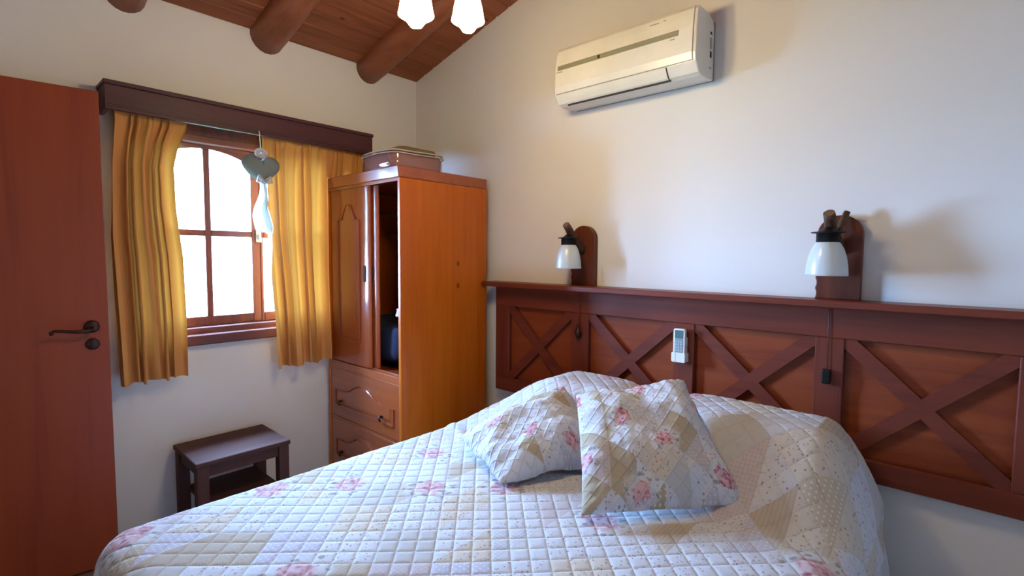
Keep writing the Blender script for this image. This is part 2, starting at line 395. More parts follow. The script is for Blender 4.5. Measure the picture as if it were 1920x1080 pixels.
# ------------------------------------------------------------------ window
win = bpy.data.objects.new('window_1', None); COL.objects.link(win); win.location = (0, -1.02, WZ0); win['kind'] = 'structure'
win['label'] = 'brown wooden casement window with arched sashes and small panes'; win['category'] = 'window'
ORI['window_1'] = Vector((0, -1.02, WZ0))
fr = obj('frame', nb(((-.11, WY0+.001, WZ0), (.02, WY0+.045, WZ1)), ((-.11, WY1-.045, WZ0), (.02, WY1-.001, WZ1)),
               ((-.11, WY0+.045, WZ0), (.02, WY1-.045, WZ0+.035)), ((-.11, WY0+.045, WZ1-.035), (.02, WY1-.045, WZ1)), bev=.003), W_WIN[1], win)
obj('sill', nb(((.0, WY0-.03, WZ0-.05), (.045, WY1+.03, WZ0+.004)), bev=.006), W_WIN[1], win)
obj('casing', nb(((.001, WY0-.05, WZ0), (.018, WY0+.002, WZ1+.0)), ((.001, WY1-.002, WZ0), (.018, WY1+.05, WZ1)), ((.001, WY0-.05, WZ1-.002), (.018, WY1+.05, WZ1+.06)), bev=.003), W_WIN[2], win)
def sash(y0, y1, sa, sb):
    z0, z1 = WZ0+.036, WZ1-.036; xa, xb = -.065, -.02
    s = obj('sash', nb(((xa, y0, z0), (xb, y0+sa, z1)), ((xa, y1-sb, z0), (xb, y1, z1)), ((xa, y0+sa, z0), (xb, y1-sb, z0+.05)), bev=.003), W_WIN[2], win)
    a, b = y0+sa, y1-sb; ym = (a+b)/2
    pts = [(a, z1), (b, z1)]; n = 14; zt, drop = z1-.018, .055
    for k in range(n+1):
        u = 1-k/n; y = a+(b-a)*u; pts.append((y, zt-drop*(2*u-1)**2))
    bm = bmesh.new(); prism(bm, pts, 0, xa, xb); obj('arched_rail', bm, W_WIN[1], s)
    obj('muntin', nb(((xa+.008, ym-.015, z0+.05), (xb, ym+.015, zt)), bev=.003), W_WIN[2], s)
    zc = 1.452
    obj('muntin', nb(((xa+.008, a, zc-.016), (xb, ym-.015, zc+.016)), ((xa+.008, ym+.015, zc-.016), (xb, b, zc+.016)), bev=.003), W_WIN[1], s)
    for ya, yb in ((a, ym-.015), (ym+.015, b)):
        for za, zb in ((z0+.05, zc-.016), (zc+.016, zt)):
            obj('glass_pane', nb(((-.046, ya+.001, za+.001), (-.042, yb-.001, zb-.001))), GLASS, s)
    return s
s1 = sash(-1.540, -1.034, .05, .042); s2 = sash(-1.033, -.500, .016, .05)
bm = nb(((-.02, -1.058, 1.41), (-.008, -1.030, 1.485)), bev=.003); bx(bm, (-.008, -1.05, 1.425), (.006, -1.038, 1.455), .003)
lt = obj('latch', bm, METAL, win); lt['label'] = 'small pale metal latch'

# outside the window: the ground, and an added near-black panel dimming the right pane to blue
tag(obj('garden_ground', nb(((-9, -8, -.25), (-T-.01, 8, -.2))), plain('garden_grass', (.10, .16, .06), .9)), 'pale sunlit ground seen low through the window panes', 'ground')['kind'] = 'structure'
bm = nb(((-2.6, -.13, -.2), (-2.5, .9, 2.9)), bev=.01)
tag(obj('garden_panel', bm, plain('dark_garden_panel', (.012, .012, .012), .9)), 'added near-black upright panel outside, dimming the narrow right pane', 'panel')['kind'] = 'structure'

# ------------------------------------------------------------------ door
TH = R_(8)
dh = Vector((.028, -2.515, .008))
door = bpy.data.objects.new('door_1', None); COL.objects.link(door); door.location = dh; door.rotation_euler = (0, 0, -TH)
door['kind'] = 'structure'; door['label'] = 'flush reddish wooden door standing ajar at the left edge'; door['category'] = 'door'
DW = .80
obj('leaf', nb(((-.02, 0, 0), (.02, DW, 2.0)), bev=.002), W_DOOR, door, local=True)
hy = DW-.055
bm = bmesh.new(); Mx = Matrix.Rotation(R_(90), 3, 'Y'); lathe(bm, [(.001, .0), (.026, .0), (.026, .005), (.02, .010), (.001, .011)], (.02, hy, 1.035), 20, Mx)
rs = obj('rosette', bm, BRONZE, door, True, True)
bm = bmesh.new(); tube(bm, [(.02, hy, 1.03), (.055, hy, 1.025), (.066, hy-.012, 1.022), (.066, hy-.05, 1.022), (.066, hy-.09, 1.028), (.066, hy-.115, 1.030), (.066, hy-.124, 1.024), (.064, hy-.122, 1.016)], [.009, .009, .0085, .007, .006, .006, .0065, .007], 10)
obj('lever', bm, BRONZE, rs, True, True)
bm = bmesh.new(); lathe(bm, [(.001, .0), (.024, .0), (.024, .005), (.019, .009), (.001, .010)], (.02, hy, .962), 20, Mx)
ks = obj('keyhole_rosette', bm, BRONZE, door, True, True)
obj('keyhole', nb(((.028, hy-.002, .952), (.0315, hy+.002, .966)), bev=.001), DARKGAP, ks, local=True)
fr = struct('trim_1', nb(((-.19, DY0+.001, 0), (.012, DY0+.03, DZ1)), ((-.19, DY1-.03, 0), (.0, DY1-.001, DZ1)), ((-.19, DY0+.001, DZ1-.001), (.012, DY1-.001, DZ1+.002)), bev=.002), W_DOOR)
# unseen panel added to close the door opening against outside light
struct('door_closing_panel', nb(((-.26, DY0-.1, -.1), (-T-.001, DY1+.1, 2.2))), PLASTER)

# ------------------------------------------------------------------ curtain cornice
c0, c1, cb, ct = -1.705, -.437, 1.948, 2.062
cor = thing('curtain_cornice', 'dark brown wooden box cornice above the window curtains', 'cornice', (0, (c0+c1)/2, cb))
obj('front_board', nb(((.13, c0, cb), (.15, c1, ct-.012)), bev=.002), W_CORN[1], cor)
obj('end_board', nb(((.0, c0, cb), (.13, c0+.02, ct-.012)), bev=.002), W_CORN[0], cor)
obj('end_board', nb(((.0, c1-.02, cb), (.13, c1, ct-.012)), bev=.002), W_CORN[0], cor)
obj('top_board', nb(((.0, c0-.004, ct-.012), (.158, c1+.004, ct+.006)), bev=.003), W_CORN[1], cor)
obj('bead', nb(((.15, c0, cb+.012), (.154, c1, cb+.02)), bev=.001), W_CORN[1], cor)
bm = bmesh.new(); tube(bm, [(.085, c0+.02, cb+.035), (.085, c1-.02, cb+.035)], .009, 10); obj('curtain_rod', bm, METAL, cor, True)

# ------------------------------------------------------------------ curtains
def curtain_grid(ztop, zbot, left, right, nf, seed, x0=.1, amp=.021, curl=False):
    rng = random.Random(seed); nu, nv = nf*24+1, 70
    zs = np.linspace(0, 1, nv)
    ph = np.cumsum([rng.uniform(.6, 1.4)*(1+.75*math.sin(k*.11+seed)) for k in range(nu-1)]); ph = np.concatenate([[0], ph]); ph = ph/ph[-1]*nf*2*math.pi
    am = np.array([rng.uniform(.6, 1.25) for _ in range(nf+2)])
    lz, ly = [p[0] for p in left][::-1], [p[1] for p in left][::-1]; rz, ry = [p[0] for p in right][::-1], [p[1] for p in right][::-1]
    V = []
    for iu in range(nu):
        u = iu/(nu-1)
        for v in zs:
            z = ztop+(zbot-ztop)*v
            ya = np.interp(z, lz, ly); yb = np.interp(z, rz, ry)
            a = np.interp(ph[iu]/(2*math.pi), range(len(am)), am)*amp*(.45+.55*min(1, (ztop-z)/.35))
            f = ph[iu]+.5*math.sin(2.2*z+seed)+.12*math.sin(4*z+iu*.03)
            x = x0+a*(math.sin(f)+.25*math.sin(2*f+1))
            y = ya+(yb-ya)*(min(u/.9, 1) if curl else u)+.010*math.cos(f)
            if curl and u > .90: x = x+(.018-x)*(u-.90)/.10; y += .085*(u-.90)/.10
            if v < .03: x = x0+.3*(x-x0)
            x += .0055*math.sin(3.3*ph[iu]+.8)*math.exp(-(ztop-z)/.11)
            V.append((x, y, z-.006*math.sin(f*.5+1)*max(0, v-.9)*10))
    return V, gridfaces(nu, nv)
def curtain(label, *grids):
    V = []; F = []
    for v, f in grids: F.append(f+len(V)); V += v
    return tag(npobj('curtain', V, np.concatenate(F), CURTAIN), label, 'curtain', 'mustard window curtains')
curtain('mustard yellow curtain hanging between the door and the bright panes', curtain_grid(1.985, .765,
        [(1.985, -1.675), (1.91, -1.675), (1.74, -1.69), (1.42, -1.705), (1.15, -1.70), (.76, -1.69)],
        [(1.985, -1.40), (1.92, -1.41), (1.84, -1.445), (1.74, -1.466), (1.56, -1.462), (1.33, -1.438), (1.03, -1.43), (.74, -1.432)], 6, 3, amp=.028))
# the right curtain is caught by the wardrobe: its last folds rest on the wardrobe top
curtain('mustard yellow curtain tucked against the wardrobe', curtain_grid(1.985, .735,
        [(1.985, -1.072), (1.83, -1.072), (1.47, -1.062), (1.22, -1.04), (.94, -1.022), (.70, -1.012)],
        [(1.985, -.705), (1.78, -.72), (1.28, -.722), (.70, -.712)], 6, 5, amp=.027, curl=True),
        curtain_grid(1.985, 1.788, [(1.985, -.708), (1.78, -.722)], [(1.985, -.47), (1.78, -.50)], 5, 9))

# ------------------------------------------------------------------ wardrobe
wx0, wx1, wy0, wy1, wzt = .038, .765, -.68, -.08, 1.728      # carcass (crown sits above)
wd = thing('wardrobe', 'orange pine wardrobe with one open sliding door in the corner', 'wardrobe', ((wx0+wx1)/2, (wy0+wy1)/2, 0))
tk = .022
obj('side_panel', rb((wx1-tk, wy0, 0), (wx1, wy1, wzt), .004), W_SIDE, wd)
obj('side_panel', nb(((wx0, wy0, 0), (wx0+tk, wy1, wzt)), bev=.002), W_SIDE, wd)
obj('back_panel', nb(((wx0+tk, wy1-.012, .05), (wx1-tk, wy1, wzt))), W_WARD[2], wd)
bm = nb(((wx0-.002, wy0-.008, wzt), (wx1+.003, wy1+.0, wzt+.056)), bev=.004)
for v in bm.verts:
    if v.co.y < wy0 and v.co.z > wzt+.04: v.co.y -= .006
obj('crown', bm, W_WARD[0], wd)
obj('floor_board', nb(((wx0+tk, wy0+.004, .70), (wx1-tk, wy1-.012, .722))), W_WARD[0], wd)
obj('bottom_track', nb(((wx0+tk, wy0+.002, .690), (wx1-tk, wy0+.012, .730)), ((wx0+tk, wy0+.012, .722), (wx1-tk, wy0+.060, .727)), ((wx0+tk, wy0+.030, .727), (wx1-tk, wy0+.034, .735)), bev=.0015), W_WARD[0], wd)
obj('top_track', nb(((wx0+tk, wy0+.002, 1.712), (wx1-tk, wy0+.012, wzt)), ((wx0+tk, wy0+.012, 1.72), (wx1-tk, wy0+.06, wzt)), bev=.001), W_WARD[0], wd)
obj('hanging_rail', tube(bmesh.new(), [(wx0+tk, -.36, 1.60), (wx1-tk, -.36, 1.60)], .012, 10), METAL, wd, True)
obj('shelf', nb(((wx0+tk, -.30, 1.455), (wx1-tk, wy1-.012, 1.473)), bev=.002), W_WARD[0], wd)
def arch_poly(a, b, z0, z1, rise, n=22, shoulder=.24):
    pts = [(a, z0), (b, z0), (b, z1)]
    for k in range(n+1):
        u = 1-k/n; x = a+(b-a)*u
        if u < shoulder*.5 or u > 1-shoulder*.5: z = z1
        else:
            t = (u-shoulder*.5)/(1-shoulder); z = z1+rise*float(min(sm(0, .42, t), sm(1, .58, t)))
        pts.append((x, z))
    pts.append((a, z1)); return pts
def inset(pts, d):
    cx = sum(p[0] for p in pts)/len(pts); cy = sum(p[1] for p in pts)/len(pts)
    w = max(abs(p[0]-cx) for p in pts); h = max(abs(p[1]-cy) for p in pts)
    return [(cx+(p[0]-cx)*(w-d)/w, cy+(p[1]-cy)*(h-d)/h) for p in pts]
def ring(bm, outer, inner, y, dep):
    n = len(outer)
    def vs(pl, yy): return [bm.verts.new((p[0], yy, p[1])) for p in pl]
    A, B, Cc, D = vs(outer, y+dep), vs(outer, y), vs(inner, y), vs(inner, y+dep)
    for i in range(n):
        j = (i+1) % n
        bm.faces.new((A[i], B[i], B[j], A[j])); bm.faces.new((B[i], Cc[i], Cc[j], B[j])); bm.faces.new((Cc[i], D[i], D[j], Cc[j]))
    return bm
def raised(bm, poly, y, dep, bevel):
    n = len(poly); inn = inset(poly, bevel)
    A = [bm.verts.new((p[0], y, p[1])) for p in poly]; B = [bm.verts.new((p[0], y-dep, p[1])) for p in inn]
    for i in range(n): bm.faces.new((A[i], A[(i+1) % n], B[(i+1) % n], B[i]))
    bm.faces.new(B); bmesh.ops.recalc_face_normals(bm, faces=bm.faces); return bm
def sliding(x0, x1, yf, name):
    z0, z1 = .732, 1.716; d = obj('sliding_door', prism(bmesh.new(), [(x0, yf+.018), (x0, yf+.004), (x0+.004, yf), (x1-.062, yf), (x1-.048, yf+.0008), (x1-.034, yf+.0026), (x1-.02, yf+.0052), (x1-.008, yf+.0085), (x1, yf+.013), (x1, yf+.018)], 2, z0, z1), W_WARD[2], wd); d.data.shade_smooth(); d.data.set_sharp_from_angle(angle=R_(25))
    pa = arch_poly(x0+.085, x1-.085, .862, 1.54, .085, 40)
    obj('raised_panel', raised(bmesh.new(), inset(pa, .010), yf, .006, .034), W_WARD[2], d)
    obj('moulding', ring(bmesh.new(), pa, inset(pa, .009), yf-.007, .008), W_WARD[2], d)
    obj('finger_pull', nb(((x1-.055, yf-.003, 1.20), (x1-.035, yf+.001, 1.29)), bev=.003), DARKGAP, d)
    return d
sliding(.062, .462, wy0+.013, 'front'); sliding(.098, .500, wy0+.038, 'rear')
for z0, z1 in ((.40, .682), (.10, .385)):
    dr = obj('drawer', nb(((wx0+tk+.002, wy0+.004, z0), (wx1-tk-.002, wy0+.024, z1)), bev=.002), W_WARD[0], wd)
    h = z1-z0; pa = arch_poly(wx0+.07, wx1-.07, z0+.065, z1-.125, .065, 40, shoulder=.36)
    obj('raised_panel', raised(bmesh.new(), inset(pa, .010), wy0+.004, .007, .022), W_WARD[0], dr)
    obj('moulding', ring(bmesh.new(), pa, inset(pa, .010), wy0-.004, .008), W_WARD[0], dr)
    for kx in (.185, .60):
        bm = bmesh.new(); tube(bm, [(kx, wy0, z0+.10), (kx, wy0-.02, z0+.105), (kx, wy0-.024, z0+.09), (kx, wy0-.014, z0+.078)], [.008, .007, .006, .005], 8)
        obj('knob', bm, BRONZE, dr, True)
obj('mid_rail', nb(((wx0+tk, wy0+.002, .682), (wx1-tk, wy0+.02, .690)), bev=.001), W_WARD[0], wd)
obj('divider_rail', nb(((wx0+tk, wy0+.004, .387), (wx1-tk, wy0+.02, .398))), W_WARD[0], wd)
obj('plinth', nb(((wx0+tk, wy0+.012, 0), (wx1-tk, wy0+.03, .095))), W_WARD[0], wd)

def cloth_lump(name, lo, hi, mat, seed, amp=.02, p=4):
    lo, hi = np.array(lo), np.array(hi); c = (lo+hi)/2; h = (hi-lo)/2; n, m = 40, 24; V = []
    for i in range(m):
        th = math.pi*i/(m-1)-math.pi/2
        for j in range(n):
            a = 2*math.pi*j/n; d = np.array([math.cos(th)*math.cos(a), math.cos(th)*math.sin(a), math.sin(th)])
            k = (np.abs(d)**p).sum()**(-1/p); q = d*k
            nz = noise.noise(Vector(q*2.2+seed))*amp+noise.noise(Vector(q*6+seed))*amp*.4
            pt = c+q*(h-amp); pt += d*nz; V.append(pt)
    V = np.clip(np.array(V), lo, hi)
    i = np.arange(n*m).reshape(m, n); a, b = i[:-1], i[1:]
    F = np.stack([a, np.roll(a, -1, 1), np.roll(b, -1, 1), b], -1).reshape(-1, 4)
    return npobj(name, V, F, mat)
tag(cloth_lump('folded_blanket', (.09, -.605, .723), (.66, -.14, 1.005), NAVY, 3.0, .018), 'dark blue folded textile on the wardrobe floor', 'blanket')
tag(cloth_lump('folded_shirt', (.52, -.58, 1.0), (.70, -.40, 1.075), WHITE_CLOTH, 8.0, .012), 'crumpled white cloth lying on the dark blue textile in the wardrobe', 'clothes')
g_ = thing('hanging_garment', 'brown garment hanging inside the wardrobe beside its right panel', 'clothes', (.61, -.36, 1.06))
bm = bmesh.new(); V = []
nu, nv = 40, 24
for j in range(nv):
    v = j/(nv-1); w = .06+.16*min(1, v*2.2)**.7
    for i in range(nu):
        a = 2*math.pi*i/nu; V.append((.61+(.020+.016*v)*math.cos(a)*(1+.2*math.sin(5*a+v)), -.36+w*math.sin(a), 1.53-.44*v))
i_ = np.arange(nu*nv).reshape(nv, nu); a_, b_ = i_[:-1], i_[1:]
npobj('cloth', V, np.stack([a_, b_, np.roll(b_, -1, 1), np.roll(a_, -1, 1)], -1).reshape(-1, 4), BROWN_CLOTH, g_)
obj('hanger', tube(bmesh.new(), [(.61, -.54, 1.47), (.61, -.36, 1.545), (.61, -.36, 1.585), (.61, -.345, 1.605), (.61, -.36, 1.617), (.61, -.375, 1.607)], .004, 8), METAL, g_, True)

# storage bag with a mauve blanket on top of the wardrobe
bz0 = wzt+.0575; bb = thing('storage_bag', 'clear zipped bag holding a folded mauve blanket on top of the wardrobe', 'storage bag', (.53, -.49, bz0))
def puffbox(lo, hi, r, sag, seed, top=0):
    n = 26; lo, hi = np.array(lo), np.array(hi); c = (lo+hi)/2; h = (hi-lo)/2; V = []; m = 14
    for i in range(m):
        th = -1+2*i/(m-1)
        for j in range(n*2):
            a = 2*math.pi*j/(n*2); k = (abs(math.cos(a))**7+abs(math.sin(a))**7)**(-1/7); e = 1-.05*abs(th)**4
            q = np.array([math.cos(a)*k*e, math.sin(a)*k*e, th]); V.append(c+q*h+np.array([math.cos(a), math.sin(a), 0])*noise.noise(Vector((q[0]*2+seed, q[1]*2, q[2])))*sag)
    base = len(V)
    i_ = np.arange(n*2*m).reshape(m, n*2); a, b = i_[:-1], i_[1:]
    F = [np.stack([a, np.roll(a, -1, 1), np.roll(b, -1, 1), b], -1).reshape(-1, 4)]
    # caps as concentric rings
    for s_, row in ((-1, i_[0]), (1, i_[-1])):
        prev = row
        for t in (.8, .55, .3, .05):
            cur = []
            for j in range(n*2):
                p0 = np.array(V[row[j]]); q = c+(p0-c)*np.array([t, t, 1]); q[2] = p0[2]+(top if s_ > 0 else 0)*(1-t)*(1+.35*math.sin(5*q[0]+seed+7*q[1])); cur.append(len(V)); V.append(q)
            cur = np.array(cur); quad = np.stack([prev, np.roll(prev, -1), np.roll(cur, -1), cur], -1)
            F.append(quad if s_ > 0 else quad[:, ::-1]); prev = cur
    return V, np.concatenate(F)
B0, B1 = np.array((.368, -.665, bz0)), np.array((.700, -.325, bz0+.098))
V, F = puffbox(B0, B1, 0, .006, 1.0, .012); npobj('vinyl_case', V, F, VINYL, bb)
V, F = puffbox(B0+np.array((.008, .008, .004)), B1-np.array((.008, .008, .012)), 0, .004, 2.0, .012); npobj('blanket', V, F, MAUVE, bb)
def loop_tube(z, r, gx, mat, name):
    pts = []
    for j in range(64):
        a = 2*math.pi*j/64; k = (abs(math.cos(a))**7+abs(math.sin(a))**7)**(-1/7)
        pts.append(((B0[0]+B1[0])/2+math.cos(a)*k*((B1[0]-B0[0])/2+gx), (B0[1]+B1[1])/2+math.sin(a)*k*((B1[1]-B0[1])/2+gx), z+.003*math.sin(3*a)))
    pts.append(pts[0]); bm = bmesh.new(); tube(bm, pts, r, 6, cap=False); obj(name, bm, mat, bb, True)
loop_tube(bz0+.004, .0035, -.004, BEIGE_PIPE, 'piping'); loop_tube(bz0+.094, .004, -.002, BEIGE_PIPE, 'piping'); loop_tube(bz0+.080, .003, .003, BEIGE_PIPE, 'zipper')
V, F = puffbox((.41, -.60, bz0+.096), (.67, -.36, bz0+.122), 0, .004, 5.0, .006); npobj('lid_fold', V, F, OLIVE, bb)

# ------------------------------------------------------------------ stool below the window
sx0, sx1, sy0, sy1, sz = .045, .385, -1.485, -1.07, .43
st = thing('side_table', 'low dark brown wooden side table below the window', 'table', ((sx0+sx1)/2, (sy0+sy1)/2, 0))
obj('top', nb(((sx0, sy0, sz-.022), (sx1, sy1, sz)), bev=.003), W_STOOL[1], st)
lg = .048
for x in (sx0+.006, sx1-.006-lg):
    for y in (sy0+.006, sy1-.006-lg): obj('leg', nb(((x, y, 0), (x+lg, y+lg, sz-.022)), bev=.002), W_STOOL[2], st)
for y in (sy0+.018, sy1-.018-.02): obj('apron', nb(((sx0+.054, y, sz-.075), (sx1-.054, y+.02, sz-.022)), bev=.001), W_STOOL[0], st)
for x in (sx0+.018, sx1-.018-.02): obj('apron', nb(((x, sy0+.054, sz-.075), (x+.02, sy1-.054, sz-.022)), bev=.001), W_STOOL[1], st)
obj('lower_shelf', nb(((sx0+.012, sy0+.05, .20), (sx1-.012, sy1-.05, .218)), bev=.002), W_STOOL[1], st)

# ------------------------------------------------------------------ headboard
h0, h1 = .81, 3.07
hb = thing('headboard', 'long red-brown wooden headboard with crossed braces and a ledge', 'headboard', ((h0+h1)/2, 0, .57))
obj('back_panel', nb(((h0, -.022, .575), (h1, 0, 1.175))), W_HEADP, hb)
obj('ledge', nb(((h0-.045, -.125, 1.175), (h1+.045, 0, 1.201)), bev=.004), W_HEAD[0], hb)
obj('top_rail', nb(((h0, -.05, 1.062), (h1, -.022, 1.175)), bev=.003), W_HEAD[0], hb)
obj('bottom_rail', nb(((h0, -.05, .57), (h1, -.022, .648)), bev=.004), W_HEAD[0], hb)
stiles = [(h0, h0+.105), (1.345, 1.45), (1.895, 1.985), (2.435, 2.525), (h1-.105, h1)]
for a, b in stiles: obj('stile', nb(((a, -.0495, .648), (b, -.022, 1.062)), bev=.003), W_HEAD[2], hb)
for (a0, a1), (b0, b1) in zip(stiles[:-1], stiles[1:]):
    xa, xb, za, zb = a1, b0, .648, 1.062; w = .024
    L = math.hypot(xb-xa, zb-za); nx, nz = (zb-za)/L, (xb-xa)/L
    # clipped diagonals that butt into the frame corners
    def diag(flip):
        def P(x, z): return (x, z) if not flip else (xa+xb-x, z)
        kx, kz = w/nx, w/nz
        return [P(xa, za), P(xa+kx, za), P(xb, zb-kz), P(xb, zb), P(xb-kx, zb), P(xa, za+kz)]
    for flip in (False, True):
        bm = bmesh.new(); prism(bm, diag(flip), 1, -.044 if flip else -.0445, -.022); obj('brace', bm, W_HEAD[0], hb)
sc_b = bmesh.new()
# ------------------------------------------------------------------ remote control in its holder
rc = thing('remote_control', 'white air conditioner remote in a wall holder on the headboard', 'remote', (1.934, -.05, .90))
def rrect(w, h, r, n=5):
    pts = []
    for cx, cz_, a0 in ((w-r, h-r, 0), (-w+r, h-r, 90), (-w+r, -h+r, 180), (w-r, -h+r, 270)):
        for k in range(n+1):
            a = R_(a0+90*k/n); pts.append((cx+r*math.cos(a), cz_+r*math.sin(a)))
    return pts
def slab(cx, cz_, w, h, r, y0, y1, mat, name, parent, bev=.002):
    bm = bmesh.new(); prism(bm, [(cx+x, cz_+z) for x, z in rrect(w, h, r)], 1, y0, y1, bev); return obj(name, bm, mat, parent)
body = slab(1.934, .974, .0262, .068, .009, -.084, -.064, WHITE_PL, 'body', rc, .003)
slab(1.934, 1.018, .0185, .0175, .003, -.0852, -.083, REM_SCREEN, 'screen', body, .0005)
slab(1.934, .966, .0185, .036, .008, -.0852, -.083, REM_GREY, 'keypad', body, .0005)
for i in range(4):
    for j in range(3): slab(1.934+(j-1)*.0115, .987-i*.0125, .0042, .0035, .002, -.0868, -.085, REM_BTN, 'button', body, .0004)
hd = slab(1.934, .918, .031, .021, .006, -.090, -.0502, WHITE_PL, 'holder', rc, .003)
slab(1.934, .955, .024, .05, .005, -.062, -.0502, WHITE_PL, 'holder_back', rc, .001)
obj('holder_slit', nb(((1.921, -.0905, .900), (1.923, -.0895, .938))), GREYMARK, hd)

# ------------------------------------------------------------------ wall lamps
def wall_lamp(xc, label, sw_z, sw_mat, stub, cord_x):
    zb = 1.2012; t = thing('wall_lamp', label, 'lamp', (xc, -.02, zb), 'bedside wall lamps')
    w, h = .070, .232; pts = [(xc+w, zb), (xc+w, zb+h)]
    for k in range(1, 16): a = math.pi*k/16; pts.append((xc+w*math.cos(a), zb+h+w*.98*math.sin(a)))
    pts.append((xc-w, zb+h))
    n = 18
    for k in range(1, n): pts.append((xc-w+.0045*abs(math.sin(k*math.pi/3)), zb+h*(1-k/n)))
    pts.append((xc-w, zb))
    bm = bmesh.new(); prism(bm, pts, 1, -.032, -.001, .003); obj('backplate', bm, W_LAMP[2], t)
    ax = xc-.012
    bm = bmesh.new(); n = 9; P0, P1 = Vector((ax+.008, -.026, 1.372)), Vector((ax-.004, -.158, 1.502)); pp = [P0.lerp(P1, k/(n-1))+Vector((.003*math.sin(k), 0, .002*math.cos(2*k))) for k in range(n)]
    tube(bm, pp, [.021, .0205, .020, .0205, .0195, .019, .019, .0185, .018], 14, wob=.04, seed=int(xc*10))
    arm = obj('branch_arm', bm, BARK, t, True)
    dv = (P1-P0).normalized(); bm = bmesh.new(); tube(bm, [pp[-1]-dv*.002, pp[-1]+dv*.0015], .0155, 14); obj('cut_end', bm, BRANCH_END, arm)
    if stub:
        bm = bmesh.new(); Q0 = P0.lerp(P1, .35); Q1 = Vector((xc+.022, -.045, 1.512)); tube(bm, [Q0, Q0.lerp(Q1, .5), Q1], [.013, .012, .010], 10, wob=.06, seed=4); obj('twig', bm, BARK, arm, True)
    sx, sy, zt = xc-.018, -.128, 1.438
    bm = bmesh.new(); tube(bm, [(sx, sy-.012, 1.478), (sx, sy-.006, 1.462), (sx, sy, 1.456), (sx, sy, 1.440)], .0028, 8); obj('hook', bm, BLACK, t, True)
    bm = bmesh.new(); lathe(bm, [(.001, .020), (.010, .018), (.020, .010), (.030, .003), (.052, .001), (.052, -.003), (.036, -.004), (.036, -.034), (.034, -.036), (.001, -.036)], (sx, sy, zt), 28); obj('collar', bm, BLACK, t, True)
    prof = [(.033, 0), (.038, -.006), (.049, -.026), (.057, -.052), (.062, -.082), (.064, -.112), (.0638, -.118), (.061, -.118), (.0605, -.112), (.0585, -.082), (.0535, -.052), (.0455, -.026), (.035, -.007), (.031, -.001)]
    bm = bmesh.new(); lathe(bm, prof, (sx, sy, zt-.032), 36); sh = obj('glass_shade', bm, FROST, t, True)
    bm = bmesh.new(); lathe(bm, [(.001, -.035), (.012, -.036), (.013, -.05), (.022, -.07), (.026, -.088), (.022, -.104), (.010, -.112), (.001, -.113)], (sx, sy, zt), 16); obj('bulb', bm, WHITE_PL, sh, True)
    # cord from the lamp behind the ledge edge and down the front of the headboard to its switch
    bm = bmesh.new(); tube(bm, [(cord_x, -.053, 1.1745), (cord_x, -.055, 1.12), (cord_x, -.055, 1.05), (cord_x+.001, -.056, sw_z+.02)], .0016, 6)
    cd = obj('cord', bm, CORD, t, True)
    bm = bmesh.new()
    if stub: bx(bm, (cord_x-.014, -.074, sw_z-.028), (cord_x+.014, -.052, sw_z+.024), .005, seg=2)
    else: lathe(bm, [(.001, .034), (.006, .030), (.010, .012), (.017, -.004), (.016, -.018), (.008, -.034), (.001, -.040)], (cord_x, -.064, sw_z), 14)
    obj('switch', bm, sw_mat, cd)
wall_lamp(1.397, 'wall lamp above the left part of the headboard nearer the wardrobe', .972, BRONZE, False, 1.400)
wall_lamp(2.492, 'wall lamp with forked branch above the right part of the headboard', .925, BLACK, True, 2.476)

# ------------------------------------------------------------------ air conditioner
a0, a1 = 1.322, 2.012
ac = thing('air_conditioner', 'cream white split air conditioner high on the wall', 'air conditioner', ((a0+a1)/2, 0, 2.068))
prof = [(0, 2.082), (-.05, 2.074), (-.125, 2.072), (-.150, 2.080), (-.178, 2.118), (-.184, 2.150), (-.180, 2.250), (-.170, 2.318), (-.158, 2.334), (-.06, 2.336), (-.012, 2.318), (0, 2.30)]
bm = bmesh.new(); prism(bm, prof, 0, a0, a1, .005); obj('body', bm, AC_WHITE, ac)
def shell(pf, xa, xb, th, mat, name, parent, n_off=None):
    pts = [Vector((0, p[0], p[1])) for p in pf]; out = []
    for i, p in enumerate(pts):
        t = (pts[min(i+1, len(pts)-1)]-pts[max(i-1, 0)]).normalized(); nrm = Vector((0, -t.z, t.y)) if True else None
        if nrm.y > 0: nrm = -nrm
        out.append(p+nrm*th)
    poly = [(p.y, p.z) for p in pts]+[(p.y, p.z) for p in out[::-1]]
    bm = bmesh.new(); prism(bm, poly, 0, xa, xb, .0012); return obj(name, bm, mat, parent)
fp = [(-.179, 2.122), (-.184, 2.150), (-.1832, 2.19), (-.180, 2.250), (-.1745, 2.29), (-.170, 2.316), (-.160, 2.330)]
panel = shell(fp, a0+.012, a1-.014, .006, AC_WHITE, 'front_panel', ac)
obj('grey_strip', nb(((1.345, -.1895, 2.226), (1.940, -.183, 2.247)), bev=.001), AC_GREY, panel)
obj('indicator', nb(((1.565, -.1905, 2.229), (1.578, -.188, 2.244)), bev=.001), DARKGAP, panel)
flap = shell([(-.140, 2.0765), (-.152, 2.083), (-.164, 2.098), (-.1775, 2.118)], 1.378, 1.885, .0035, AC_WHITE, 'louver_flap', ac)
obj('slot', nb(((1.376, -.146, 2.070), (1.892, -.137, 2.076))), DARKGAP, ac)
shell([(-.146, 2.079), (-.153, 2.084), (-.165, 2.099), (-.1775, 2.117)], 1.8855, 1.889, .002, DARKGAP, 'slot', ac)
obj('seam', nb(((a0+.01, -.1815, 2.1195), (a1-.01, -.176, 2.1212))), GREYMARK, ac)
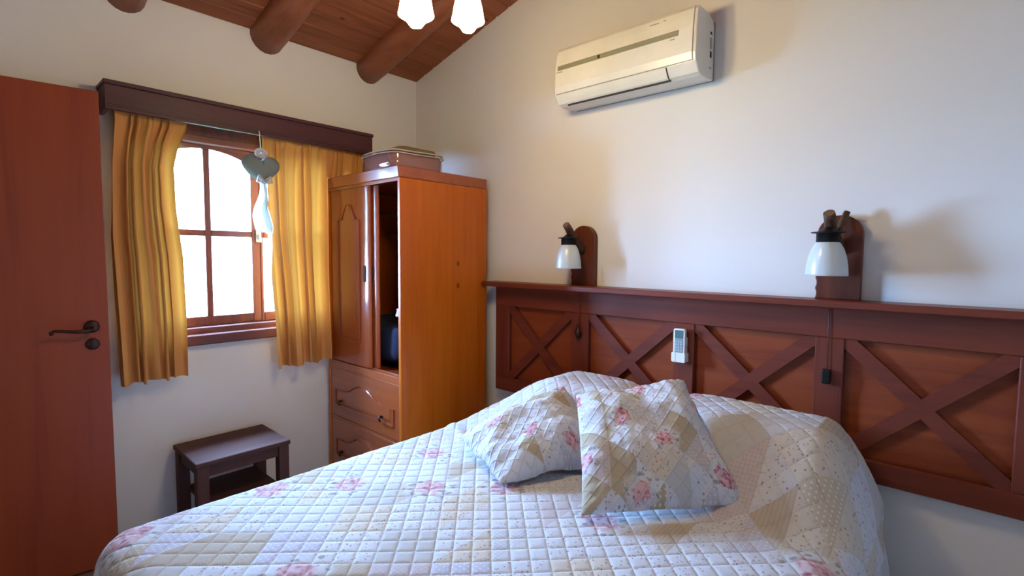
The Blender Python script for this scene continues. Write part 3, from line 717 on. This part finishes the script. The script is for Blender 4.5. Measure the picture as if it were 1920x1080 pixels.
for (x0_, x1_, z0_, yy) in ((1.342, 1.372, 2.216, -.1897), (1.812, 1.852, 2.300, -.1805), (1.872, 1.882, 2.302, -.180), (1.905, 1.925, 2.214, -.1895)):
    obj('printed_mark', nb(((x0_, yy, z0_), (x1_, yy+.006, z0_+.0035))), GREYMARK, panel)
for z0_, z1_, m_ in ((2.258, 2.268, DARKGAP), (2.20, 2.245, GREYMARK), (2.165, 2.19, DARKGAP), (2.12, 2.127, GREYMARK)):
    obj('side_vent', nb(((a1-.001, -.045, z0_), (a1+.0015, -.028, z1_)), bev=.0005), m_, ac)
obj('back_plate', nb(((a0+.01, -.006, 2.078), (a1+.003, -.0005, 2.315))), GREYMARK, ac)

# ------------------------------------------------------------------ heart ornament hanging from the cornice
hx, hy_, hz = .185, -1.10, 1.70
ht = thing('heart_ornament', 'grey padded heart with white ribbon tails hanging from the cornice', 'ornament', (hx, hy_, hz))
n = 48; V = [(hx-.032, hy_, hz+.085)]; rings = 8; F = []
def heart2(a, k):
    x = 16*math.sin(a)**3; y = 13*math.cos(a)-5*math.cos(2*a)-2*math.cos(3*a)-math.cos(4*a)
    return x/16*.093*k, (y-2)/14*.078*k
for side in (1, -1):
    for r in range(1, rings+1):
        k = r/rings; th = .034*math.sqrt(max(0, 1-k**2.4))
        for j in range(n):
            yy, zz = heart2(2*math.pi*j/n, k); V.append((hx+side*th, hy_+yy, hz+.085+zz))
V = V[1:]; tri = []
for sidx in (0, 1):
    b0 = sidx*rings*n
    for r in range(rings-1):
        for j in range(n):
            q = (b0+r*n+j, b0+r*n+(j+1) % n, b0+(r+1)*n+(j+1) % n, b0+(r+1)*n+j); tri.append(q if sidx else q[::-1])
    for j in range(n//2-1):
        q = (b0+j, b0+(j+1), b0+(n-2-j), b0+(n-1-j)); tri.append(q[::-1] if sidx else q)
npobj('heart', V, tri, GREYHEART, ht)
bm = bmesh.new(); tube(bm, [(hx, hy_+.002, hz+.135), (.165, hy_+.004, 1.955), (.158, hy_+.004, 1.965)], .0022, 6); obj('string', bm, RIBBON, ht, True)
bm = bmesh.new()
for k in range(5):
    a0_ = k*1.3; pts = [(hx+.036+.004*k, hy_-.012+(.026-.005*k)*math.cos(a0_+t*.5), hz+.142+(.022-.004*k)*math.sin(a0_+t*.5)) for t in range(9)]
    tube(bm, pts, .007, 6)
obj('rosette', bm, ROSE_CLOTH, ht, True)
bm = bmesh.new()
for s_ in (-1, 1):
    pts = [(hx+.035, hy_+.0+s_*.004, hz+.012), (hx+.045, hy_+s_*.028, hz+.03), (hx+.042, hy_+s_*.034, hz+.008), (hx+.035, hy_+s_*.004, hz+.004)]
    tube(bm, pts, [.006, .009, .009, .006], 8)
bow = obj('bow', bm, ROSE_CLOTH, ht, True)
def ribbon(y0, y1, zt, zb, w0, w1, sd):
    V = []; nv, nw = 40, 7
    for i in range(nv):
        v = i/(nv-1); w = w0+(w1-w0)*math.sin(math.pi*min(1, v*1.3)*.5)
        for j in range(nw):
            u = j/(nw-1)-.5; V.append((hx+.02+.010*math.sin(6*v+sd)+.010*math.cos(u*9+v*2+sd), y0+(y1-y0)*v+u*w+.006*math.sin(7*v+sd), zt+(zb-zt)*v-.010*abs(u)*(v > .97)))
    npobj('ribbon_tail', V, gridfaces(nv, nw), RIBBON, ht)
ribbon(-1.105, -1.112, hz+.005, 1.475, .02, .060, 0); ribbon(-1.10, -1.082, hz+.005, 1.455, .02, .040, 2); ribbon(-1.095, -1.070, hz+.005, 1.24, .016, .024, 4)

# ------------------------------------------------------------------ ceiling lamp
lc = Vector((1.642, -1.107, 0)); zc_ = cz(1.642)
cl = thing('ceiling_lamp', 'ceiling lamp with three glowing glass shades', 'lamp', (lc.x, lc.y, 2.07))
bm = bmesh.new(); lathe(bm, [(.001, .012), (.055, .012), (.055, -.01), (.03, -.04), (.012, -.05), (.001, -.05)], (lc.x, lc.y, zc_-.012), 24); obj('canopy', bm, BRONZE, cl, True)
bm = bmesh.new(); tube(bm, [(lc.x, lc.y, zc_-.05), (lc.x, lc.y, 2.36)], .008, 10); obj('stem', bm, BRONZE, cl, True)
bm = bmesh.new(); lathe(bm, [(.001, .05), (.012, .045), (.03, .015), (.034, 0), (.026, -.02), (.01, -.035), (.001, -.04)], (lc.x, lc.y, 2.345), 20); obj('hub', bm, BRONZE, cl, True)
SH = [(1.575, -1.194, 2.058), (1.600, -1.006, 2.098), (1.758, -1.130, 2.125)]
for (x, y, z) in SH:
    d = Vector((x-lc.x, y-lc.y, 0)); pts = [Vector((lc.x, lc.y, 2.345))+d*t+Vector((0, 0, .05*math.sin(math.pi*t))) for t in (0, .25, .5, .75, 1)]+[Vector((x, y, z+.125)), Vector((x, y, z+.11))]
    arm = obj('arm', tube(bmesh.new(), pts, .006, 8), BRONZE, cl, True)
    bm = bmesh.new(); lathe(bm, [(.001, .125), (.016, .124), (.018, .105), (.024, .098), (.024, .092), (.001, .091)], (x, y, z), 18); obj('socket', bm, BRONZE, arm, True)
    prof = [(.020, .094), (.030, .088), (.040, .070), (.046, .045), (.050, .020), (.0535, .006), (.052, .005), (.048, .020), (.044, .045), (.038, .069), (.028, .086), (.019, .091)]
    bm = bmesh.new(); lathe(bm, prof, (x, y, z), 24)
    sh = obj('glass_shade', bm, LIT_GLASS, arm, True)
    bm = bmesh.new(); lathe(bm, [(.001, .09), (.013, .088), (.014, .07), (.026, .045), (.033, .015), (.030, -.010), (.018, -.026), (.001, -.030)], (x, y, z), 18); obj('bulb', bm, LIT_GLASS, arm, True)

# ------------------------------------------------------------------ bed
bxc, hw = 1.865, .800; BL, BR_, BH, BF = bxc-hw, bxc+hw, -.10, -1.93
bed = thing('bed', 'double bed under the patchwork quilt', 'bed', (bxc, (BH+BF)/2, 0))
obj('base', nb(((BL+.04, BF+.04, .12), (BR_-.04, BH-.02, .32)), bev=.01), W_HEAD[0], bed)
obj('mattress', nb(((BL+.035, BF+.035, .32), (BR_-.035, BH-.02, .545)), bev=.03), WHITE_CLOTH, bed)
for x in (BL+.06, BR_-.13):
    for y in (BF+.06, BH-.15): obj('leg', nb(((x, y, 0), (x+.07, y+.07, .12)), bev=.004), W_HEAD[2], bed)

ZT = .575
def bump(x, y):
    u = -y
    gy = sm(.70, .34, u)*sm(.05, .16, u)
    gx = sm(1.00, 1.50, x)*sm(2.72, 2.50, x)
    vall = 1-.22*np.exp(-((x-1.90)/.10)**2)
    return .225*gy*gx*vall
stitch = .05; dg = stitch*math.sqrt(2); stp = dg/14
hang = .43; rE = .085
ns = int(round((hw+hang-.02)/stp)); s_ = np.arange(-ns, ns+1)*stp
ty = 1.83; nt = int(round((ty+hang-.02)/stp)); t_ = np.arange(0, nt+1)*stp
S, Tt = np.meshgrid(s_, t_, indexing='ij')
hwi = hw-rE; tli = ty-rE
qs = np.maximum(np.abs(S)-hwi, 0); qt = np.maximum(Tt-tli, 0); a = np.hypot(qs, qt); a_s = np.where(a > 1e-9, a, 1)
ds, dt = qs/a_s*np.sign(S), qt/a_s
arc = rE*math.pi/2
outw = np.where(a < arc, rE*np.sin(np.minimum(a, arc)/rE), rE); drop = np.where(a < arc, rE*(1-np.cos(np.minimum(a, arc)/rE)), rE+a-arc)
hf = np.clip((drop-.05)/.35, 0, 1)
per = S*2.2+Tt*9.0
fold = hf*(.028+.022*np.sin(Tt*15+S*11+1.0)+.012*np.sin(Tt*31+S*19))
outw = outw+fold
X = bxc+np.clip(S, -hwi, hwi)+ds*outw; Yw = BH-np.minimum(Tt, tli)-dt*outw
Z = ZT+bump(X, Yw)-drop
N1 = np.array([[noise.noise(Vector((x*2.6, y*2.6, 1.3))) for x, y in zip(rx, ry)] for rx, ry in zip(X, Yw)])
Z = Z+.007*N1*(1-hf)
# a few soft creases in front of the pillows
Z = Z+.008*np.exp(-((-Yw-.72-.10*np.sin(X*5))/.03)**2)*(1-hf)
# soft hollow where the cushions rest
Z = np.maximum(Z, .03+.01*np.sin(S*9))
P = np.stack([X, Yw, Z], -1)
du = np.gradient(P, axis=0); dv = np.gradient(P, axis=1); Nn = np.cross(dv, du); Nn /= np.linalg.norm(Nn, axis=-1, keepdims=True)+1e-12
Nn *= np.where((Nn[..., 2:3] < -.2), -1, 1)
A_ = (S+Tt)/math.sqrt(2)/stitch; B_ = (S-Tt)/math.sqrt(2)/stitch
em = np.minimum(np.abs(A_-np.round(A_)), np.abs(B_-np.round(B_))); puff = 1-np.exp(-em/.08)
P = P+Nn*(puff*.0027)[..., None]
uv = np.stack([S, Tt], -1).reshape(-1, 2)
q = npobj('bedspread', P.reshape(-1, 3), gridfaces(*S.shape, flip=True), QUILT, uv=uv)
tag(q, 'pale floral patchwork quilted bedspread draped over the whole bed', 'bedspread')

def cushion(label, c00, c10, c11, c01, thick, seed, uvo, size=.46, sag=.02):
    n = 72; c = [np.array(p, float) for p in (c00, c10, c11, c01)]
    ez = np.cross(c[1]-c[0], c[3]-c[0]); ez /= np.linalg.norm(ez)
    if ez[2] < 0: ez = -ez
    u, v = np.meshgrid(np.linspace(0, 1, n), np.linspace(0, 1, n), indexing='ij')
    uu = .5+(u-.5)*(1-.035*(1-(2*v-1)**2)); vv = .5+(v-.5)*(1-.035*(1-(2*u-1)**2))
    base = ((1-uu)*(1-vv))[..., None]*c[0]+(uu*(1-vv))[..., None]*c[1]+(uu*vv)[..., None]*c[2]+((1-uu)*vv)[..., None]*c[3]
    prof = ((1-np.abs(2*u-1)**2.4)*(1-np.abs(2*v-1)**2.4)).clip(0)**.6
    wr = np.array([[noise.noise(Vector((a*3.2, b*3.2, seed)))*.75+noise.noise(Vector((a*8, b*8, seed)))*.25 for a, b in zip(x, y)] for x, y in zip(u, v)])
    edge = np.maximum(np.abs(2*u-1), np.abs(2*v-1))
    tt = np.where(np.abs(2*u-1) > np.abs(2*v-1), v+3*(u > .5), u+1.5+3*(v > .5))
    e1 = np.array([[noise.noise(Vector((b*4, 0, seed+7))) for b in x] for x in tt]); e2 = np.array([[noise.noise(Vector((b*17, 0, seed+3))) for b in x] for x in tt])
    rip = e2*sm(.62, .94, edge)*.007*(1-.7*sm(.97, 1, edge)); lip = e1*sm(.7, 1, edge)*.018*(np.minimum(np.minimum(u, 1-u)+np.minimum(v, 1-v), .2)/.2)
    A2 = np.abs(np.sin(math.pi*u*11))*np.abs(np.sin(math.pi*v*11)); puff = (A2+1e-6)**.5*.003*sm(1, .9, edge)
    up = base+ez*(thick*prof+wr*.046*prof**.5*(edge < 1)+rip+lip+puff)[..., None]
    dn = base-ez*(thick*.42*prof)[..., None]+ez*(lip+rip)[..., None]
    V = np.concatenate([up.reshape(-1, 3), dn.reshape(-1, 3)])
    F = np.concatenate([gridfaces(n, n, flip=True), gridfaces(n, n)+n*n])
    uvs = np.stack([u*size+uvo[0], v*size+uvo[1]], -1).reshape(-1, 2); uvs = np.concatenate([uvs, uvs+.5])
    o = npobj('cushion', V, F, CUSHION, uv=uvs)
    m = o.modifiers.new('weld', 'WELD'); m.merge_threshold = .0004
    return tag(o, label, 'cushion', 'patchwork cushions on the bed')
cushion('patchwork cushion lying at the left, partly behind the front cushion', (1.725, -.974, .598), (1.935, -.60, .620), (1.59, -.44, .80), (1.395, -.855, .636), .095, 2.3, (.13, .45))
cushion('front patchwork cushion leaning in the middle of the bed', (2.045, -.972, .603), (2.375, -.585, .600), (2.075, -.355, .895), (1.80, -.655, .845), .085, 5.1, (1.22, .33))
